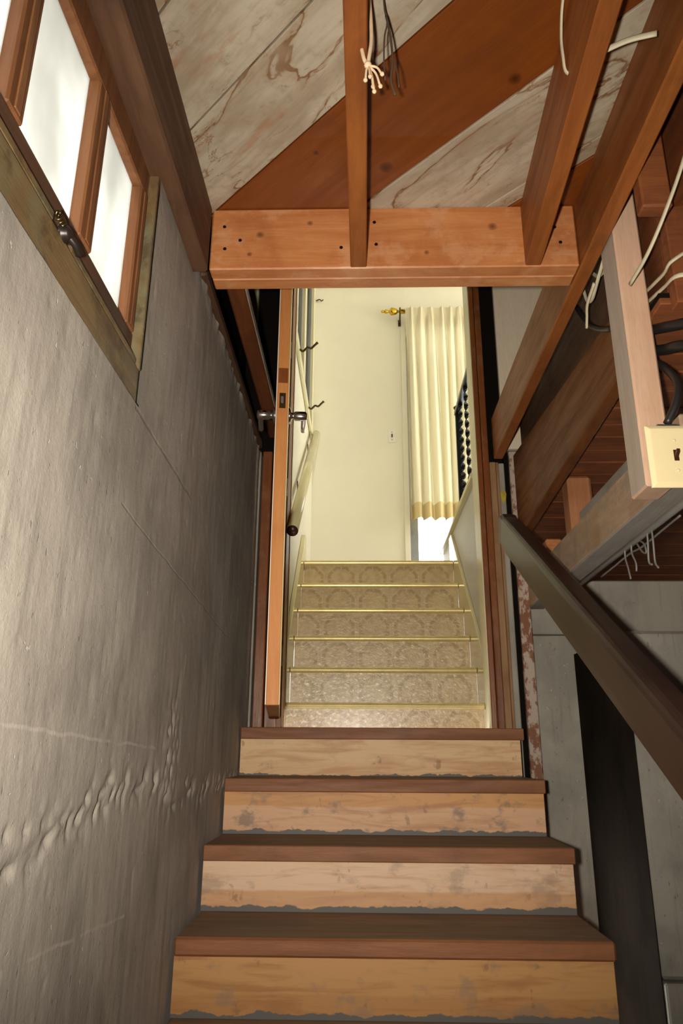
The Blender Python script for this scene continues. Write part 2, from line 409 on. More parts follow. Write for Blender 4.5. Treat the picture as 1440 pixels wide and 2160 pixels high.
# vinyl riser covering upstairs: tan octagons, glossy and crinkled
def vinyl(name):
    t = NT(name); tc = t.n('ShaderNodeTexCoord'); sep = t.n('ShaderNodeSeparateXYZ'); t.l(tc.outputs['Object'], sep.inputs[0])
    P = .192
    def cell(src, off):
        x = t.math('ADD', t.math('DIVIDE', t.math('ADD', src, off), P), 50.0)
        return t.math('ABSOLUTE', t.math('SUBTRACT', t.math('SUBTRACT', x, t.math('FLOOR', x)), .5))
    # every riser repeats the pattern: heights measured from its own foot
    zz = t.math('MODULO', t.math('SUBTRACT', sep.outputs[2], 1.6235), .1811)
    u = cell(sep.outputs[0], .02); q = t.math('ABSOLUTE', t.math('SUBTRACT', t.math('DIVIDE', zz, P), .34))
    octn = t.math('MAXIMUM', t.math('MAXIMUM', u, q), t.math('MULTIPLY', t.math('ADD', u, q), .72))
    ring = t.math('MULTIPLY', t.step(octn, .335, .345), t.step(octn, .425, .435, 1, 0))
    fine = t.math('MULTIPLY', t.step(octn, .455, .46), t.step(octn, .475, .48, 1, 0))
    # gaps that cut the ring into stones
    ang = t.math('ARCTAN2', q, u); gap = t.math('ABSOLUTE', t.math('SUBTRACT', t.math('FRACT', t.math('MULTIPLY', ang, 4 / PI)), .5))
    ring = t.math('MULTIPLY', ring, t.step(gap, .40, .43, 1, 0))
    n = t.noise(t.coords(rand=False), 30, 4)
    base = t.mix(t.step(n, .4, .65), srgb(214, 190, 146), srgb(200, 174, 130))
    col = t.mix(t.math('MULTIPLY', ring, .55), base, srgb(172, 144, 98))
    col = t.mix(t.math('MULTIPLY', fine, .35), col, srgb(224, 204, 164))
    b = t.noise(t.coords((1, 1, 1.3)), 46, 5, .65, .6)
    t.bump(b, .6, .004)
    return t.fin(col, .22, 0, .5, .4)
M['vinyl'] = vinyl('vinyl_octagon')

# frosted pane: daylight diffuses through it
def frosted():
    t = NT('frosted_pane'); t.t.nodes.remove(t.b)
    v = t.coords((1, 1, .7)); n = t.noise(v, 5, 3, .5)
    col = t.mix(t.step(n, .3, .7), (.96, .96, .93), (.70, .70, .66))
    tr = t.n('ShaderNodeBsdfTranslucent'); t.l(col, tr.inputs[0])
    gl = t.n('ShaderNodeBsdfGlossy'); gl.inputs['Roughness'].default_value = .3
    mx = t.n('ShaderNodeMixShader'); mx.inputs[0].default_value = .05
    t.l(tr.outputs[0], mx.inputs[1]); t.l(gl.outputs[0], mx.inputs[2]); t.l(mx.outputs[0], t.out.inputs[0])
    return t.m
M['frosted'] = frosted()
def clear_glass(name, tint):
    t = NT(name); t.t.nodes.remove(t.b)
    tr = t.n('ShaderNodeBsdfTransparent'); tr.inputs[0].default_value = (*tint, 1)
    gl = t.n('ShaderNodeBsdfGlossy'); gl.inputs['Roughness'].default_value = .03
    fr = t.n('ShaderNodeFresnel'); fr.inputs[0].default_value = 1.45
    mx = t.n('ShaderNodeMixShader'); t.l(fr.outputs[0], mx.inputs[0])
    t.l(tr.outputs[0], mx.inputs[1]); t.l(gl.outputs[0], mx.inputs[2]); t.l(mx.outputs[0], t.out.inputs[0])
    return t.m
M['glass'] = clear_glass('window_glass', (.93, .96, .95))
M['glass_dim'] = clear_glass('screened_glass', (.12, .14, .15))
def curtain_mat(name, c):
    t = NT(name)
    v = t.coords((220, 220, 220)); t.bump(t.noise(v, 1.0, 2), .15, .001)
    t.fin(c, .9, 0, .1)
    tr = t.n('ShaderNodeBsdfTranslucent'); tr.inputs[0].default_value = (*c, 1)
    mx = t.n('ShaderNodeMixShader'); mx.inputs[0].default_value = .22
    t.l(t.b.outputs[0], mx.inputs[1]); t.l(tr.outputs[0], mx.inputs[2]); t.l(mx.outputs[0], t.out.inputs[0])
    return t.m
M['curtain'] = curtain_mat('curtain_cloth', srgb(238, 229, 200))
M['hem'] = curtain_mat('curtain_hem', srgb(216, 196, 146))

# ================================================================== THE SHELL
S = 'structure'
WX = -.495                     # face of the left concrete wall
HB, HT = 2.948, 3.165          # underside of the joists, underside of the floor boards above
# floor of the cellar
tag(box('floor', -.6, 3.3, -2.6, 3.5, -.1, 0, M['concrete_floor'], None, 0), kind=S)

# left wall: poured concrete with a cold joint, modelled as relief, with the window opening left out
def left_wall():
    y0, y1, z1 = -2.6, 3.42, 3.0
    ys = np.concatenate([np.arange(y0, .2, .08), np.arange(.2, y1 + .001, .0075)]); ys[-1] = y1
    zs = np.concatenate([np.arange(0, 1.1, .04), np.arange(1.1, z1 + .001, .008)]); zs[-1] = z1
    wy0, wy1, wz0 = .12, 1.470, 2.311
    ys = np.sort(np.append(ys, [wy0, wy1])); zs = np.sort(np.append(zs, [wz0]))
    Yg, Zg = np.meshgrid(ys, zs, indexing='ij')
    d = .003 * vnoise(Yg * 1.5, Zg * 1.2) + .0008 * vnoise(Yg * 30, Zg * 3.5) + .0007 * vnoise(Yg * 60 + 5, Zg * 40)
    jy = np.array([-2.6, 1.0, 1.097, 1.183, 1.393, 1.523, 1.889, 2.093, 2.626, 3.5]); jz = np.array([1.44, 1.43, 1.428, 1.442, 1.457, 1.489, 1.492, 1.456, 1.456, 1.46])
    J = np.interp(Yg, jy, jz) + .03 * vnoise(Yg * 11, Yg * 0 + 3.3) + .012 * vnoise(Yg * 40, Yg * 0 + 9.1)
    up = np.clip((Zg - J) / .02, 0, 1)
    d += .006 * up                                           # the upper pour stands proud
    rag = np.exp(-((Zg - J - .015) / .035) ** 2)
    d -= .012 * rag * np.clip(vnoise(Yg * 48, Zg * 34) * 2.4 - .1, 0, 1)
    rag2 = np.exp(-((Yg - 2.0) / .07) ** 2) * np.exp(-((Zg - 1.6) / .12) ** 2)
    d -= .012 * rag2 * np.clip(vnoise(Yg * 70, Zg * 30 + 7) * 2.4, 0, 1)
    pit = np.clip(vnoise(Yg * 34 + 3, Zg * 30 + 1) * 2 - .78, 0, 1); d -= .009 * pit
    edge = np.clip((Zg - (z1 - .05)) / .05, 0, 1); d += edge * .012 * (vnoise(Yg * 30, Zg * 20 + 2) + .3)
    Zg2 = Zg + edge * .016 * vnoise(Yg * 20, Yg * 0 + 2.0)
    X = WX + d - .006
    n, m = Yg.shape
    V = np.stack([X, Yg, Zg2], -1).reshape(-1, 3)
    I = np.arange(n * m).reshape(n, m)
    cy = (ys[:-1] + ys[1:]) / 2; cz = (zs[:-1] + zs[1:]) / 2
    keep = ~((cy[:, None] > wy0) & (cy[:, None] < wy1) & (cz[None, :] > wz0))
    Q = np.stack([I[:-1, :-1], I[1:, :-1], I[1:, 1:], I[:-1, 1:]], -1)[keep]
    me = bpy.data.meshes.new('wall_left')
    me.vertices.add(len(V)); me.vertices.foreach_set('co', V.ravel())
    me.loops.add(Q.size); me.loops.foreach_set('vertex_index', Q.ravel().astype(np.int32))
    me.polygons.add(len(Q)); me.polygons.foreach_set('loop_start', np.arange(0, Q.size, 4, dtype=np.int32))
    me.polygons.foreach_set('use_smooth', np.ones(len(Q), bool))
    me.update(calc_edges=True); me.validate()
    o = link('wall_left', me, M['concrete_left'])
    # the body of the wall behind the relief, round the opening
    for k, (a, b, c, e) in enumerate(((-2.6, 3.42, 0, wz0 - .001), (-2.6, wy0, wz0, 2.99), (wy1 + .02, 3.42, wz0, 2.99))):
        box('wall_core', WX - .2, WX - .018, a, b, c, e, M['concrete_left'], o, 0)
    return tag(o, kind=S)
left_wall()
# far concrete wall right of the stairs, with its formwork seam
wb = tag(box('wall_back', .70, 3.3, 3.41, 3.6, 0, 2.104, M['concrete_back'], None, .004), kind=S)
box('wall_lift', .70, 3.3, 3.40, 3.6, 2.108, 2.36, M['concrete_back'], wb, .006)
tag(box('wall_right', 3.3, 3.4, -2.6, 3.6, 0, 3.2, M['concrete_floor'], None, 0), kind=S)
tag(box('wall_rear', -.7, 3.4, -2.7, -2.6, 0, 3.2, M['concrete_floor'], None, 0), kind=S)
# concrete pier at the right
pier = tag(box('concrete_pier', .972, 1.75, 2.75, 3.40, .89, 2.02, M['concrete_pier'], None, .012), 'grey concrete pier standing against the far wall right of the stairs', 'pier')
box('shade_sheet', .9700, .9735, 2.752, 3.40, .0, 2.016, M['pier_shade'], pier, .001)  # thin dark sheet that paints the shade on the pier's left face
box('footing', .975, 1.77, 2.73, 3.40, 0, .885, M['concrete_pier'], pier, .006)

# ceiling: diagonal floor boards seen from below
ceil = tag(box('ceiling', -.7, 3.4, -2.7, 1.94, HT + .024, HT + .12, M['black_gap'], None, 0), kind=S)
def clip(poly, f):
    out = []
    for i in range(len(poly)):
        a, b = poly[i], poly[(i + 1) % len(poly)]; fa, fb = f(a), f(b)
        if fa >= 0: out.append(a)
        if fa * fb < 0:
            t = fa / (fa - fb); out.append((a[0] + (b[0] - a[0]) * t, a[1] + (b[1] - a[1]) * t))
    return out
EDGES = [(-.25, .08, 0), (.08, .42, 0), (.42, .76, 0), (.76, 1.085, 0), (1.085, 1.404, 0), (1.404, 1.835, 1), (1.835, 2.225, 0), (2.225, 2.297, 0), (2.297, 2.72, 1), (2.72, 3.1, 0), (3.1, 3.45, 0), (3.45, 3.85, 1), (3.85, 4.25, 0), (4.25, 4.65, 0), (4.65, 5.3, 1)]
for a, b, k in EDGES:
    poly = [(-.6, -.05), (3.3, -.05), (3.3, 1.94), (-.6, 1.94)]
    poly = clip(poly, lambda p: p[0] + p[1] - a - .003); poly = clip(poly, lambda p: b - .003 - p[0] - p[1])
    if len(poly) > 2: extrude_poly('board', poly, 'Z', HT, HT + .022, M['board_orange'] if k else M['whitewash'], ceil, .002)

# ------------------------------------------------------------------ timbers overhead
hdr = thing('header_beam', 'orange-brown doubled header beam across the head of the stairs', 'beam')
box('front_ply', -.449, .648, 1.838, 1.888, HB, HT, M['fir_x'], hdr, .004)
box('back_ply', -.449, .648, 1.892, 1.945, HB + .003, HT, M['fir_x'], hdr, .004)
for x, z in ((-.41, 3.10), (-.36, 3.05), (-.405, 3.02), (.045, 3.11), (.05, 3.03), (.585, 3.085), (.598, 3.03), (-.055, 3.02)):
    lathe('nail', [(0, .0055), (.0015, .005), (.002, .001)], (x, 1.8375, z), (0, -1, 0), M['black_gap'], hdr, 8)
o = skew('ceiling_joist', (-.040, -.6, HB), (-.027, 1.838, HB), .048, HT - HB, M['fir_y'])
tag(o, 'middle ceiling joist, above the doorway, with the pull cord beside it', 'joist', 'ceiling joists')
o = skew('ceiling_joist', (.400, -.6, HB), (.488, 1.838, HB), .046, HT - HB, M['fir_y'])
tag(o, 'ceiling joist between the middle joist and the long trimmer, with a short white cable', 'joist', 'ceiling joists')
o = box('ceiling_joist', .80, .846, -.6, 1.60, HB, HT, M['fir_y_dark'], None, .003)
tag(o, 'dark ceiling joist at the upper right edge behind the white cable', 'joist', 'ceiling joists')
o = box('trimmer_joist', .651, .696, -.6, 3.33, HB, HT, M['fir_y'], None, .004)
tag(o, 'long brown trimmer joist running past the header down to the doorway', 'joist')
o = box('edge_beam', -.62, -.451, -.6, 1.838, 2.936, HT, M['old_y'], None, .006)
tag(o, 'dark brown edge beam above the basement window on the concrete wall', 'beam')
o = box('wall_plate', -.60, -.482, 1.95, 3.34, 3.012, 3.05, M['old_y'], None, .006)
tag(o, 'dark sill plate bedded on top of the left concrete wall', 'sill plate')
o = box('timber', -.446, -.384, 1.95, 3.30, 3.052, 3.085, M['fir_y_dark'], None, .006)
box('pale_edge', -.3835, -.3795, 2.05, 2.98, 3.054, 3.083, M['grey_paint'], o, .001)
tag(o, 'dark brown timber running behind the header above the left wall', 'timber')
o = box('blocking', .70, .775, 1.5, 1.545, 2.868, 3.16, M['plank_x'], None, .005)
tag(o, 'short brown wood block beside the trimmer above the pale post', 'block')

# ------------------------------------------------------------------ right: lower floor framing
o = hexa('rim_joist', [(x, y, z) for x in (.748, .792) for y, zz in ((1.85, (2.625, 2.815)), (3.34, (2.552, 2.972))) for z in zz], M['rim'], None, .004)
tag(o, 'deep brown joist face between the trimmer and the pale post', 'joist')
o = box('backing_board', .7925, .815, 1.85, 3.34, 2.72, 3.16, M['old_y'], None, .002)
tag(box('side_board', .7975, .82, 1.645, 1.848, 2.72, 3.16, M['fir_y_dark'], None, .002), 'brown side board right of the pale post under the floor', 'board')
tag(o, 'dark brown backing board above the deep brown joist', 'board')
sub = tag(box('ceiling_right', .775, 3.3, 1.65, 5.3, 2.705, 2.72, M['black_gap'], None, 0), kind=S)
y = 1.645; k = 0
while y < 4.95:
    wd = (.118, .132, .104, .126)[k % 4]; k += 1
    box('plank', .774 if y < 1.82 else .797, 2.3, y, y + wd - .004, 2.682 + .002 * (k % 2), 2.704, M['plank_x'], sub, .0025); y += wd
tag(box('wall_crawlspace', .70, 3.3, 5.0, 5.05, 2.2, 2.70, M['black_gap'], None, 0), kind=S)
tag(box('floor_crawlspace', .70, 3.3, 3.6, 5.0, 2.2, 2.3, M['concrete_floor'], None, 0), kind=S)
o = box('rim_board', .797, 2.6, 1.60, 1.64, 2.66, HT + .02, M['plank_x'], None, .003)
tag(o, 'brown rim board closing the step in the floor at the right edge', 'board')
o = box('girder', .776, .866, 1.64, 3.395, 2.228, 2.372, M['grey_y'], None, .005)
box('grey_strip', .777, .848, 1.65, 3.39, 2.2215, 2.2282, M['grey_under'], o, .001)
tube('conduit', [(.866, 1.60, 2.222), (.866, 2.4, 2.222), (.866, 3.38, 2.222)], .010, M['wire_grey'], o, 10)
tag(o, 'weathered grey-brown girder under the floor above the handrail', 'girder')
o = box('post', .70, .772, 1.70, 1.808, 2.206, 3.12, [M['post'], M['post_grey']], None, .005)
for p in o.data.polygons:
    if p.normal.x < -.9: p.material_index = 1
tag(o, 'pale weathered upright post carrying the ivory switch', 'post')
o = box('spacer_block', .857, .955, 2.86, 2.96, 2.374, 2.681, M['block'], None, .012)
tag(o, 'short upright tan block standing on the girder', 'block')
o = box('wedge_block', .785, .85, 3.0, 3.10, 2.374, 2.45, M['fir_x'], None, .006)
tag(o, 'small orange-brown block lying on the far end of the girder', 'block')
o = box('stored_board', .872, .90, 1.95, 2.80, 2.376, 2.50, M['grey_under'], None, .003)
tag(o, 'grey board standing on edge on the girder behind the post', 'board')
o = box('cleat', .800, .835, 1.98, 2.03, 2.374, 2.68, M['timber_tan'], None, .004)
tag(o, 'narrow tan cleat just left of the pale post', 'cleat')

# ------------------------------------------------------------------ door wall: casing, posts, trims
YD = 3.35
box_ = lambda n, x0, x1, y0, y1, z0, z1, m, lab, cat: tag(box(n, x0, x1, y0, y1, z0, z1, m, None, .003), lab, cat)
tr1 = tag(box('trim_1', .574, .598, 3.345, 3.47, 1.684, 4.15, M['casing'], None, .003), kind=S)
box('paint_strip', .570, .5745, 3.352, 3.50, 1.684, 4.15, M['cream'], tr1, .001)
tag(box('trim_2', .600, .630, 3.335, 3.40, 1.684, 4.15, M['casing'], None, .004), kind=S)
tag(box('trim_3', .632, .662, 3.345, 3.40, 1.684, 2.94, M['timber_tan'], None, .003), kind=S)
tag(box('trim_4', .664, .676, 3.35, 3.40, 1.684, 2.94, M['timber_tan'], None, .002), kind=S)
ws = tag(box('wall_stub', .678, .705, 3.36, 3.45, 1.3, 2.94, M['concrete_back'], None, .004), kind=S)
extrude_poly('paint_daub', [(.692 + .013 * math.cos(a) * (1 + .2 * math.sin(3 * a)), 2.765 + .036 * math.sin(a) * (1 + .15 * math.cos(2 * a))) for a in [2 * PI * k / 18 for k in range(18)]], 'Y', 3.3575, 3.3595, M['yellow'], ws, 0)
o = box('upright_board', .730, .781, 3.352, 3.398, 1.30, 3.0, M['peeling'], None, .004)
tag(o, 'upright board with peeling white paint beside the door casing', 'board')
o = box('dark_strip', .706, .729, 3.37, 3.41, 1.30, 3.0, M['black_gap'], None, .002)
tag(o, 'dark narrow strip between the grey wall end and the peeling board', 'strip')
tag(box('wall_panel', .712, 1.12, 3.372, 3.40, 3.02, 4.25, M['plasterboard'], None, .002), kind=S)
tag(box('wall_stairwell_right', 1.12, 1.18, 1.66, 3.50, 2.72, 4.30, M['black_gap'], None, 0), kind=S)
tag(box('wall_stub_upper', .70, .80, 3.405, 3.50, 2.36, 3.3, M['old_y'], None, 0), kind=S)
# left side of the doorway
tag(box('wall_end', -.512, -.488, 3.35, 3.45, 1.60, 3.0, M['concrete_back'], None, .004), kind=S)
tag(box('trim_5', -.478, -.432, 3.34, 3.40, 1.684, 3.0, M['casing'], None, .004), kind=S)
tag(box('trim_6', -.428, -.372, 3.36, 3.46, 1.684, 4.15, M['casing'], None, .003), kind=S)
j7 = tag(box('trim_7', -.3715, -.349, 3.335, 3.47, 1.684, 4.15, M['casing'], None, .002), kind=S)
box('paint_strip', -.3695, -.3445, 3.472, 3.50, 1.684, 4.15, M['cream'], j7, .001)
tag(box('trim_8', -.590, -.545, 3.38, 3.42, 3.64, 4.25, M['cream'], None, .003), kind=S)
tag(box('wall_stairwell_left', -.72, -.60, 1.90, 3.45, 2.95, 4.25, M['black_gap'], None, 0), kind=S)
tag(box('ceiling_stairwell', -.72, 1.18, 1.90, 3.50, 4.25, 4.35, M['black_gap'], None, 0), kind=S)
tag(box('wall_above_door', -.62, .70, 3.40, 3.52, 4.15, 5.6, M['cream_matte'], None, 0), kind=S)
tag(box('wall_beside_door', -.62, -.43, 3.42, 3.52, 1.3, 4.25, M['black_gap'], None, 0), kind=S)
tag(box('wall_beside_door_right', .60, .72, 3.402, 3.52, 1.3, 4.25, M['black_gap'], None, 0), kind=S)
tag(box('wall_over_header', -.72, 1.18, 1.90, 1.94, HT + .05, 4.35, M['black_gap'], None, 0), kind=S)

# ------------------------------------------------------------------ lower stairs
N0Y, N0Z, RUN, RISE, TH = 2.160, 1.122, .3174, .18665, .046
st = thing('wooden_staircase', 'worn wooden stairs with plywood risers and dark brown treads below the door', 'stairs')
RC = {0: (srgb(186, 138, 84), srgb(178, 128, 76), .4, srgb(156, 104, 56), .45, .016),
      1: (srgb(222, 186, 154), srgb(206, 158, 114), .42, srgb(192, 142, 104), .4, .02),
      2: (srgb(206, 150, 92), srgb(214, 168, 130), .66, srgb(176, 122, 82), .75, .016),
      3: (srgb(226, 188, 142), srgb(222, 180, 134), .4, srgb(196, 142, 96), .15, .006)}
dust = wood('tread_top', srgb(144, 118, 92), srgb(122, 96, 72), srgb(112, 98, 84), 'X', .75, .9, .6)
for k in range(-5, 4):
    yN, zN = N0Y + k * RUN, N0Z + k * RISE
    depth = RUN + .03 if k < 3 else .30
    xr = .656 if k < 3 else .660
    tr = box('tread', WX + .006, xr, yN, yN + depth, zN - TH, zN, [M['nosing'], dust], st, .006 if k < 1 else .003)
    for p in tr.data.polygons:
        if p.normal.z > .9: p.material_index = 1
    z0 = zN - RISE
    rm = riser_mat('riser_plywood_%d' % (k + 6), z0, zN - TH, *RC.get(k, RC[0])[:5], RC.get(k, RC[0])[5])
    box('riser', WX + .006, .650 if k < 3 else .645, yN + .012, yN + .03, z0, zN - TH, rm, st, .001)
sl = RISE / RUN
pl = []
for k in range(-5, 4):
    yN, zN = N0Y + k * RUN, N0Z + k * RISE - TH
    pl += [(yN + .032, zN - RISE + TH if k > -5 else 0), (yN + .032, zN)]
pl += [(3.40, N0Z + 3 * RISE - TH), (3.40, 1.25), (N0Y - 5 * RUN + .55, 0)]
extrude_poly('stringer', pl, 'X', .60, .64, M['old_y'], st, 0)
extrude_poly('stringer', pl, 'X', -.47, -.43, M['old_y'], st, 0)

# ------------------------------------------------------------------ handrail on the right of the stairs
hr = thing('handrail', 'dark stained wooden handrail rising along the open side of the stairs', 'handrail')
def hand_rail():
    z_at = lambda yy: 2.066 + .595 * (yy - 2.18)
    prof = [(.604, -.130), (.599, -.124), (.598, -.100), (.598, -.022), (.600, -.012), (.605, -.005), (.613, -.001), (.622, 0), (.660, -.002), (.668, -.006), (.672, -.014), (.672, -.112), (.666, -.130)]
    V, F = [], []
    ys = [.62, 1.2, 1.8, 2.4, 2.9, 2.955, 2.985, 3.0, 3.03, 3.045]
    inset = [0, 0, 0, 0, 0, .004, .010, .012, .004, .02]
    for yy, e in zip(ys, inset):
        for px, pz in prof:
            cx, cz = .635, -.065
            sx = 1 - e * 10; V.append((cx + (px - cx) * sx, yy - pz * .35, z_at(yy) + cz + (pz - cz) * sx))
    n = len(prof)
    for i in range(len(ys) - 1):
        F += [(i * n + k, i * n + (k + 1) % n, (i + 1) * n + (k + 1) % n, (i + 1) * n + k) for k in range(n)]
    F += [tuple(range(n))[::-1], tuple(range((len(ys) - 1) * n, len(ys) * n))]
    link('rail', mesh('rail', V, F, False), M['rail'], hr)
hand_rail()
box('newel', .664, .72, .70, .77, 0, 1.10, M['rail'], hr, .004)

# ------------------------------------------------------------------ door, swung open over the stairs
dr = bpy.data.objects.new('door_1', None); COL.objects.link(dr); dr['kind'] = S
tag(dr, 'open wooden door seen edge on with chrome lever handles')
def door():
    hx, hy = -.352, 3.30; nx, ny = -.252, 2.35
    d = Vector((nx - hx, ny - hy, 0)).normalized(); nrm = Vector((-d.y, d.x, 0))     # towards the right face
    if nrm.x < 0: nrm = -nrm
    L = math.hypot(nx - hx, ny - hy); z0, z1 = 1.722, 3.90; T = .046
    H = Vector((hx, hy, 0))
    def P(a, b, z): q = H + d * a + nrm * b; return (q.x, q.y, z)
    def slab(name, a0, a1, b0, b1, zz0, zz1, m, par=dr, bev=.002):
        return hexa(name, [P(a, b, z) for a in (a0, a1) for b in (b0, b1) for z in (zz0, zz1)], m, par, bev)
    slab('core', 0, L, -T + .003, -.003, z0, z1, M['door_edge'])
    slab('skin', 0, L - .001, -.003, 0, z0 + .001, z1, M['cream_gloss'], bev=.0008)
    slab('skin', 0, L - .001, -T, -T + .003, z0 + .001, z1, M['white_paint'], bev=.0008)
    zk = 2.742
    lp = slab('latch_plate', L, L + .0015, -T + .012, -.012, zk + .0, zk + .06, M['bronze'], bev=.0005)
    slab('latch', L + .0015, L + .008, -T + .016, -.018, zk + .022, zk + .045, M['steel'], lp, .002)
    slab('patch', L, L + .001, -T + .006, -.006, zk + .10, zk + .16, M['casing'], bev=.0003)
    for s in (1, -1):
        base = H + d * (L - .06) + nrm * (0 if s > 0 else -T); base.z = zk
        kn = lathe('handle', [(0, .03), (.005, .030), (.008, .026), (.011, .014), (.018, .012), (.024, .017), (.060, .0175), (.066, .014), (.068, .006)], base, nrm * s, M['chrome'], dr, 28)
        e = base + nrm * s * .055
        tube('lever', spline([e, e - d * .02 - Vector((0, 0, .004)), e - d * .06 - Vector((0, 0, .012)), e - d * .10 - Vector((0, 0, .012))], 5), .009, M['chrome'], kn, 12)
    for zz in (1.95, 2.75, 3.5):
        slab('hinge', -.012, .0, -.004, .004, zz, zz + .09, M['steel'], bev=.001)
door()

# ------------------------------------------------------------------ upper flight
U0Y, U0Z, UR, UH = 3.488, 1.804, .1786, .1811
XL, XR = -.345, .568
us = thing('upper_staircase', 'upper stairs with patterned tan vinyl risers and brass nosings beyond the door', 'stairs')
for k in range(6):
    yk, zk = U0Y + k * UR, U0Z + k * UH
    box('riser', XL, XR, yk + .012, yk + .03, zk - UH + (0 if k else .045), zk - .012, M['vinyl'], us, .001)
    if k < 5: box('tread', XL, XR, yk + .016, yk + UR + .014, zk - .016, zk - .002, M['vinyl'], us, .001)
    prof = [(yk - .006, zk - .027), (yk - .012, zk - .020), (yk - .014, zk - .012), (yk - .011, zk - .004), (yk - .003, zk + .001), (yk + .04, zk + .001), (yk + .04, zk - .003), (yk + .012, zk - .004), (yk + .010, zk - .027)]
    o = extrude_poly('nosing', prof, 'X', XL + .001, XR - .001, M['brass_nose'], us, .0008)
def stringer(name, x0, x1, m):
    a, b = U0Y - .02, U0Y + 5 * UR + .06
    z = lambda yy: 2.053 + (yy - 3.50) * .895
    extrude_poly(name, [(a, 1.65), (a, z(a)), (b, z(b)), (b + .10, z(b)), (b + .10, U0Z + 4 * UH), (b - .1, 2.3), (a + .3, 1.65)], 'X', x0, x1, m, us, .002)
stringer('stringer', XL - .024, XL - .001, M['cream_gloss'])
stringer('stringer', XR + .001, XR + .018, M['cream_gloss'])

# ------------------------------------------------------------------ the room upstairs
YB = 5.30; LX = -.371; LZ = U0Z + 5 * UH
tag(box('floor_upstairs', LX, .60, U0Y + 5 * UR + .032, YB, LZ - .05, LZ - .003, M['vinyl'], None, 0), kind=S)
tag(box('floor_upstairs_right', .60, 3.5, 3.5, YB, LZ + .012, LZ + .05, M['cream_matte'], None, 0), kind=S)
tag(box('ceiling_upstairs', LX - .2, 3.6, 3.4, YB + .2, 5.6, 5.7, M['cream_matte'], None, 0), kind=S)
# back wall with the glazed opening at the right
wbk = bpy.data.objects.new('wall_upstairs_back', None); COL.objects.link(wbk); wbk['kind'] = S
box('plaster', LX - .2, .372, YB, YB + .12, 2.3, 5.6, M['cream_matte'], wbk, 0)
box('plaster', .372, 1.9, YB, YB + .12, 4.86, 5.6, M['cream_matte'], wbk, 0)
box('plaster', 1.9, 3.5, YB, YB + .12, 2.3, 5.6, M['cream_matte'], wbk, 0)
wr = bpy.data.objects.new('wall_upstairs_right', None); COL.objects.link(wr); wr['kind'] = S
box('plaster', 3.5, 3.6, 3.4, YB, 2.7, 3.2, M['cream_matte'], wr, 0)
box('plaster', 3.5, 3.6, 3.4, YB, 4.9, 5.6, M['cream_matte'], wr, 0)
box('plaster', 3.5, 3.6, 3.4, 3.5, 3.2, 4.9, M['cream_matte'], wr, 0)
tag(box('wall_upstairs_front', .80, 3.6, 3.46, 3.52, 2.72, 5.6, M['cream_matte'], None, 0), kind=S)
# left wall with window
wl = bpy.data.objects.new('wall_upstairs_left', None); COL.objects.link(wl); wl['kind'] = S
WZ0, WZ1, WY0, WY1 = 3.90, 5.10, 3.66, 4.98
box('plaster', LX - .12, LX, 3.50, YB, 1.6, WZ0, M['cream_matte'], wl, 0)
box('plaster', LX - .12, LX, 3.50, WY0, WZ0, 5.6, M['cream_matte'], wl, 0)
box('plaster', LX - .12, LX, WY1, YB, WZ0, 5.6, M['cream_matte'], wl, 0)
box('plaster', LX - .12, LX, WY0, WY1, WZ1, 5.6, M['cream_matte'], wl, 0)
w2 = bpy.data.objects.new('window_2', None); COL.objects.link(w2); w2['kind'] = S
ym = 4.22
for a, b in ((WY0 - .03, WY0 + .01), (ym - .045, ym + .045), (WY1 - .01, WY1 + .10)):
    box('frame_stile', LX - .05, LX + .016, a, b, WZ0 - .02, WZ1 + .02, M['cream'], w2, .004)
box('frame_rail', LX - .05, LX + .014, WY0, WY1, WZ1 - .02, WZ1 + .05, M['cream'], w2, .004)
for a, b in ((WY0 + .01, ym - .045), (ym + .045, WY1 - .01)):
    s_ = box('pane', LX - .034, LX - .028, a, b, WZ0, WZ1, M['glass_dim'], w2, 0)
    box('bead', LX - .028, LX - .006, b - .016, b, WZ0, WZ1 - .02, M['alu'], s_, .001)
    box('bead', LX - .028, LX - .006, a, b, WZ0, WZ0 + .014, M['alu'], s_, .001)

# hook strip under the window
hk = thing('hook_strip', 'cream hook strip with dark coat hooks under the upstairs window', 'hook strip')
box('strip', LX + .002, LX + .018, 3.56, 5.06, 3.80, 3.875, M['cream'], hk, .003)
for yy in (3.80, 4.56):
    q = Vector((LX + .018, yy, 3.845))
    tube('hook', spline([q, q + Vector((.02, 0, -.012)), q + Vector((.045, 0, .012)), q + Vector((.066, 0, .006)), q + Vector((.088, .0, .028)), q + Vector((.104, 0, .044))], 5), [.007] * 24 + [.009, .009], M['bronze'], hk, 8)
q = Vector((LX + .006, YB - .004, 5.20))
o = tube('wall_hook', spline([q, q + Vector((.03, -.02, 0)), q + Vector((.045, -.03, -.022)), q + Vector((.06, -.03, -.01))], 5), .005, M['bronze'], None, 8)
tag(o, 'small dark wire hook high in the left corner of the cream wall', 'hook')

# handrail of the upper flight
ur = thing('wall_handrail', 'cream painted round handrail on the left wall of the upper stairs', 'handrail')
RA, RB = Vector((-.322, 3.33, 2.586)), Vector((-.322, 4.94, 3.815))
tube('rail', [RA, RA.lerp(RB, .5), RB], .029, M['cream_gloss'], ur, 20)
lathe('end_cap', [(0, .028), (.001, .028)], RA - (RB - RA).normalized() * .001, -(RB - RA), M['toggle'], ur, 20)
for f in (.45, .9):
    c = RA.lerp(RB, f)
    bq = tube('bracket', spline([(LX + .002, c.y, c.z - .06), (LX + .02, c.y, c.z - .055), (c.x, c.y, c.z - .02)], 4), .006, M['bronze'], ur, 8)
    box('bracket_plate', LX + .001, LX + .005, c.y - .012, c.y + .012, c.z - .10, c.z - .03, M['bronze'], bq, .001)

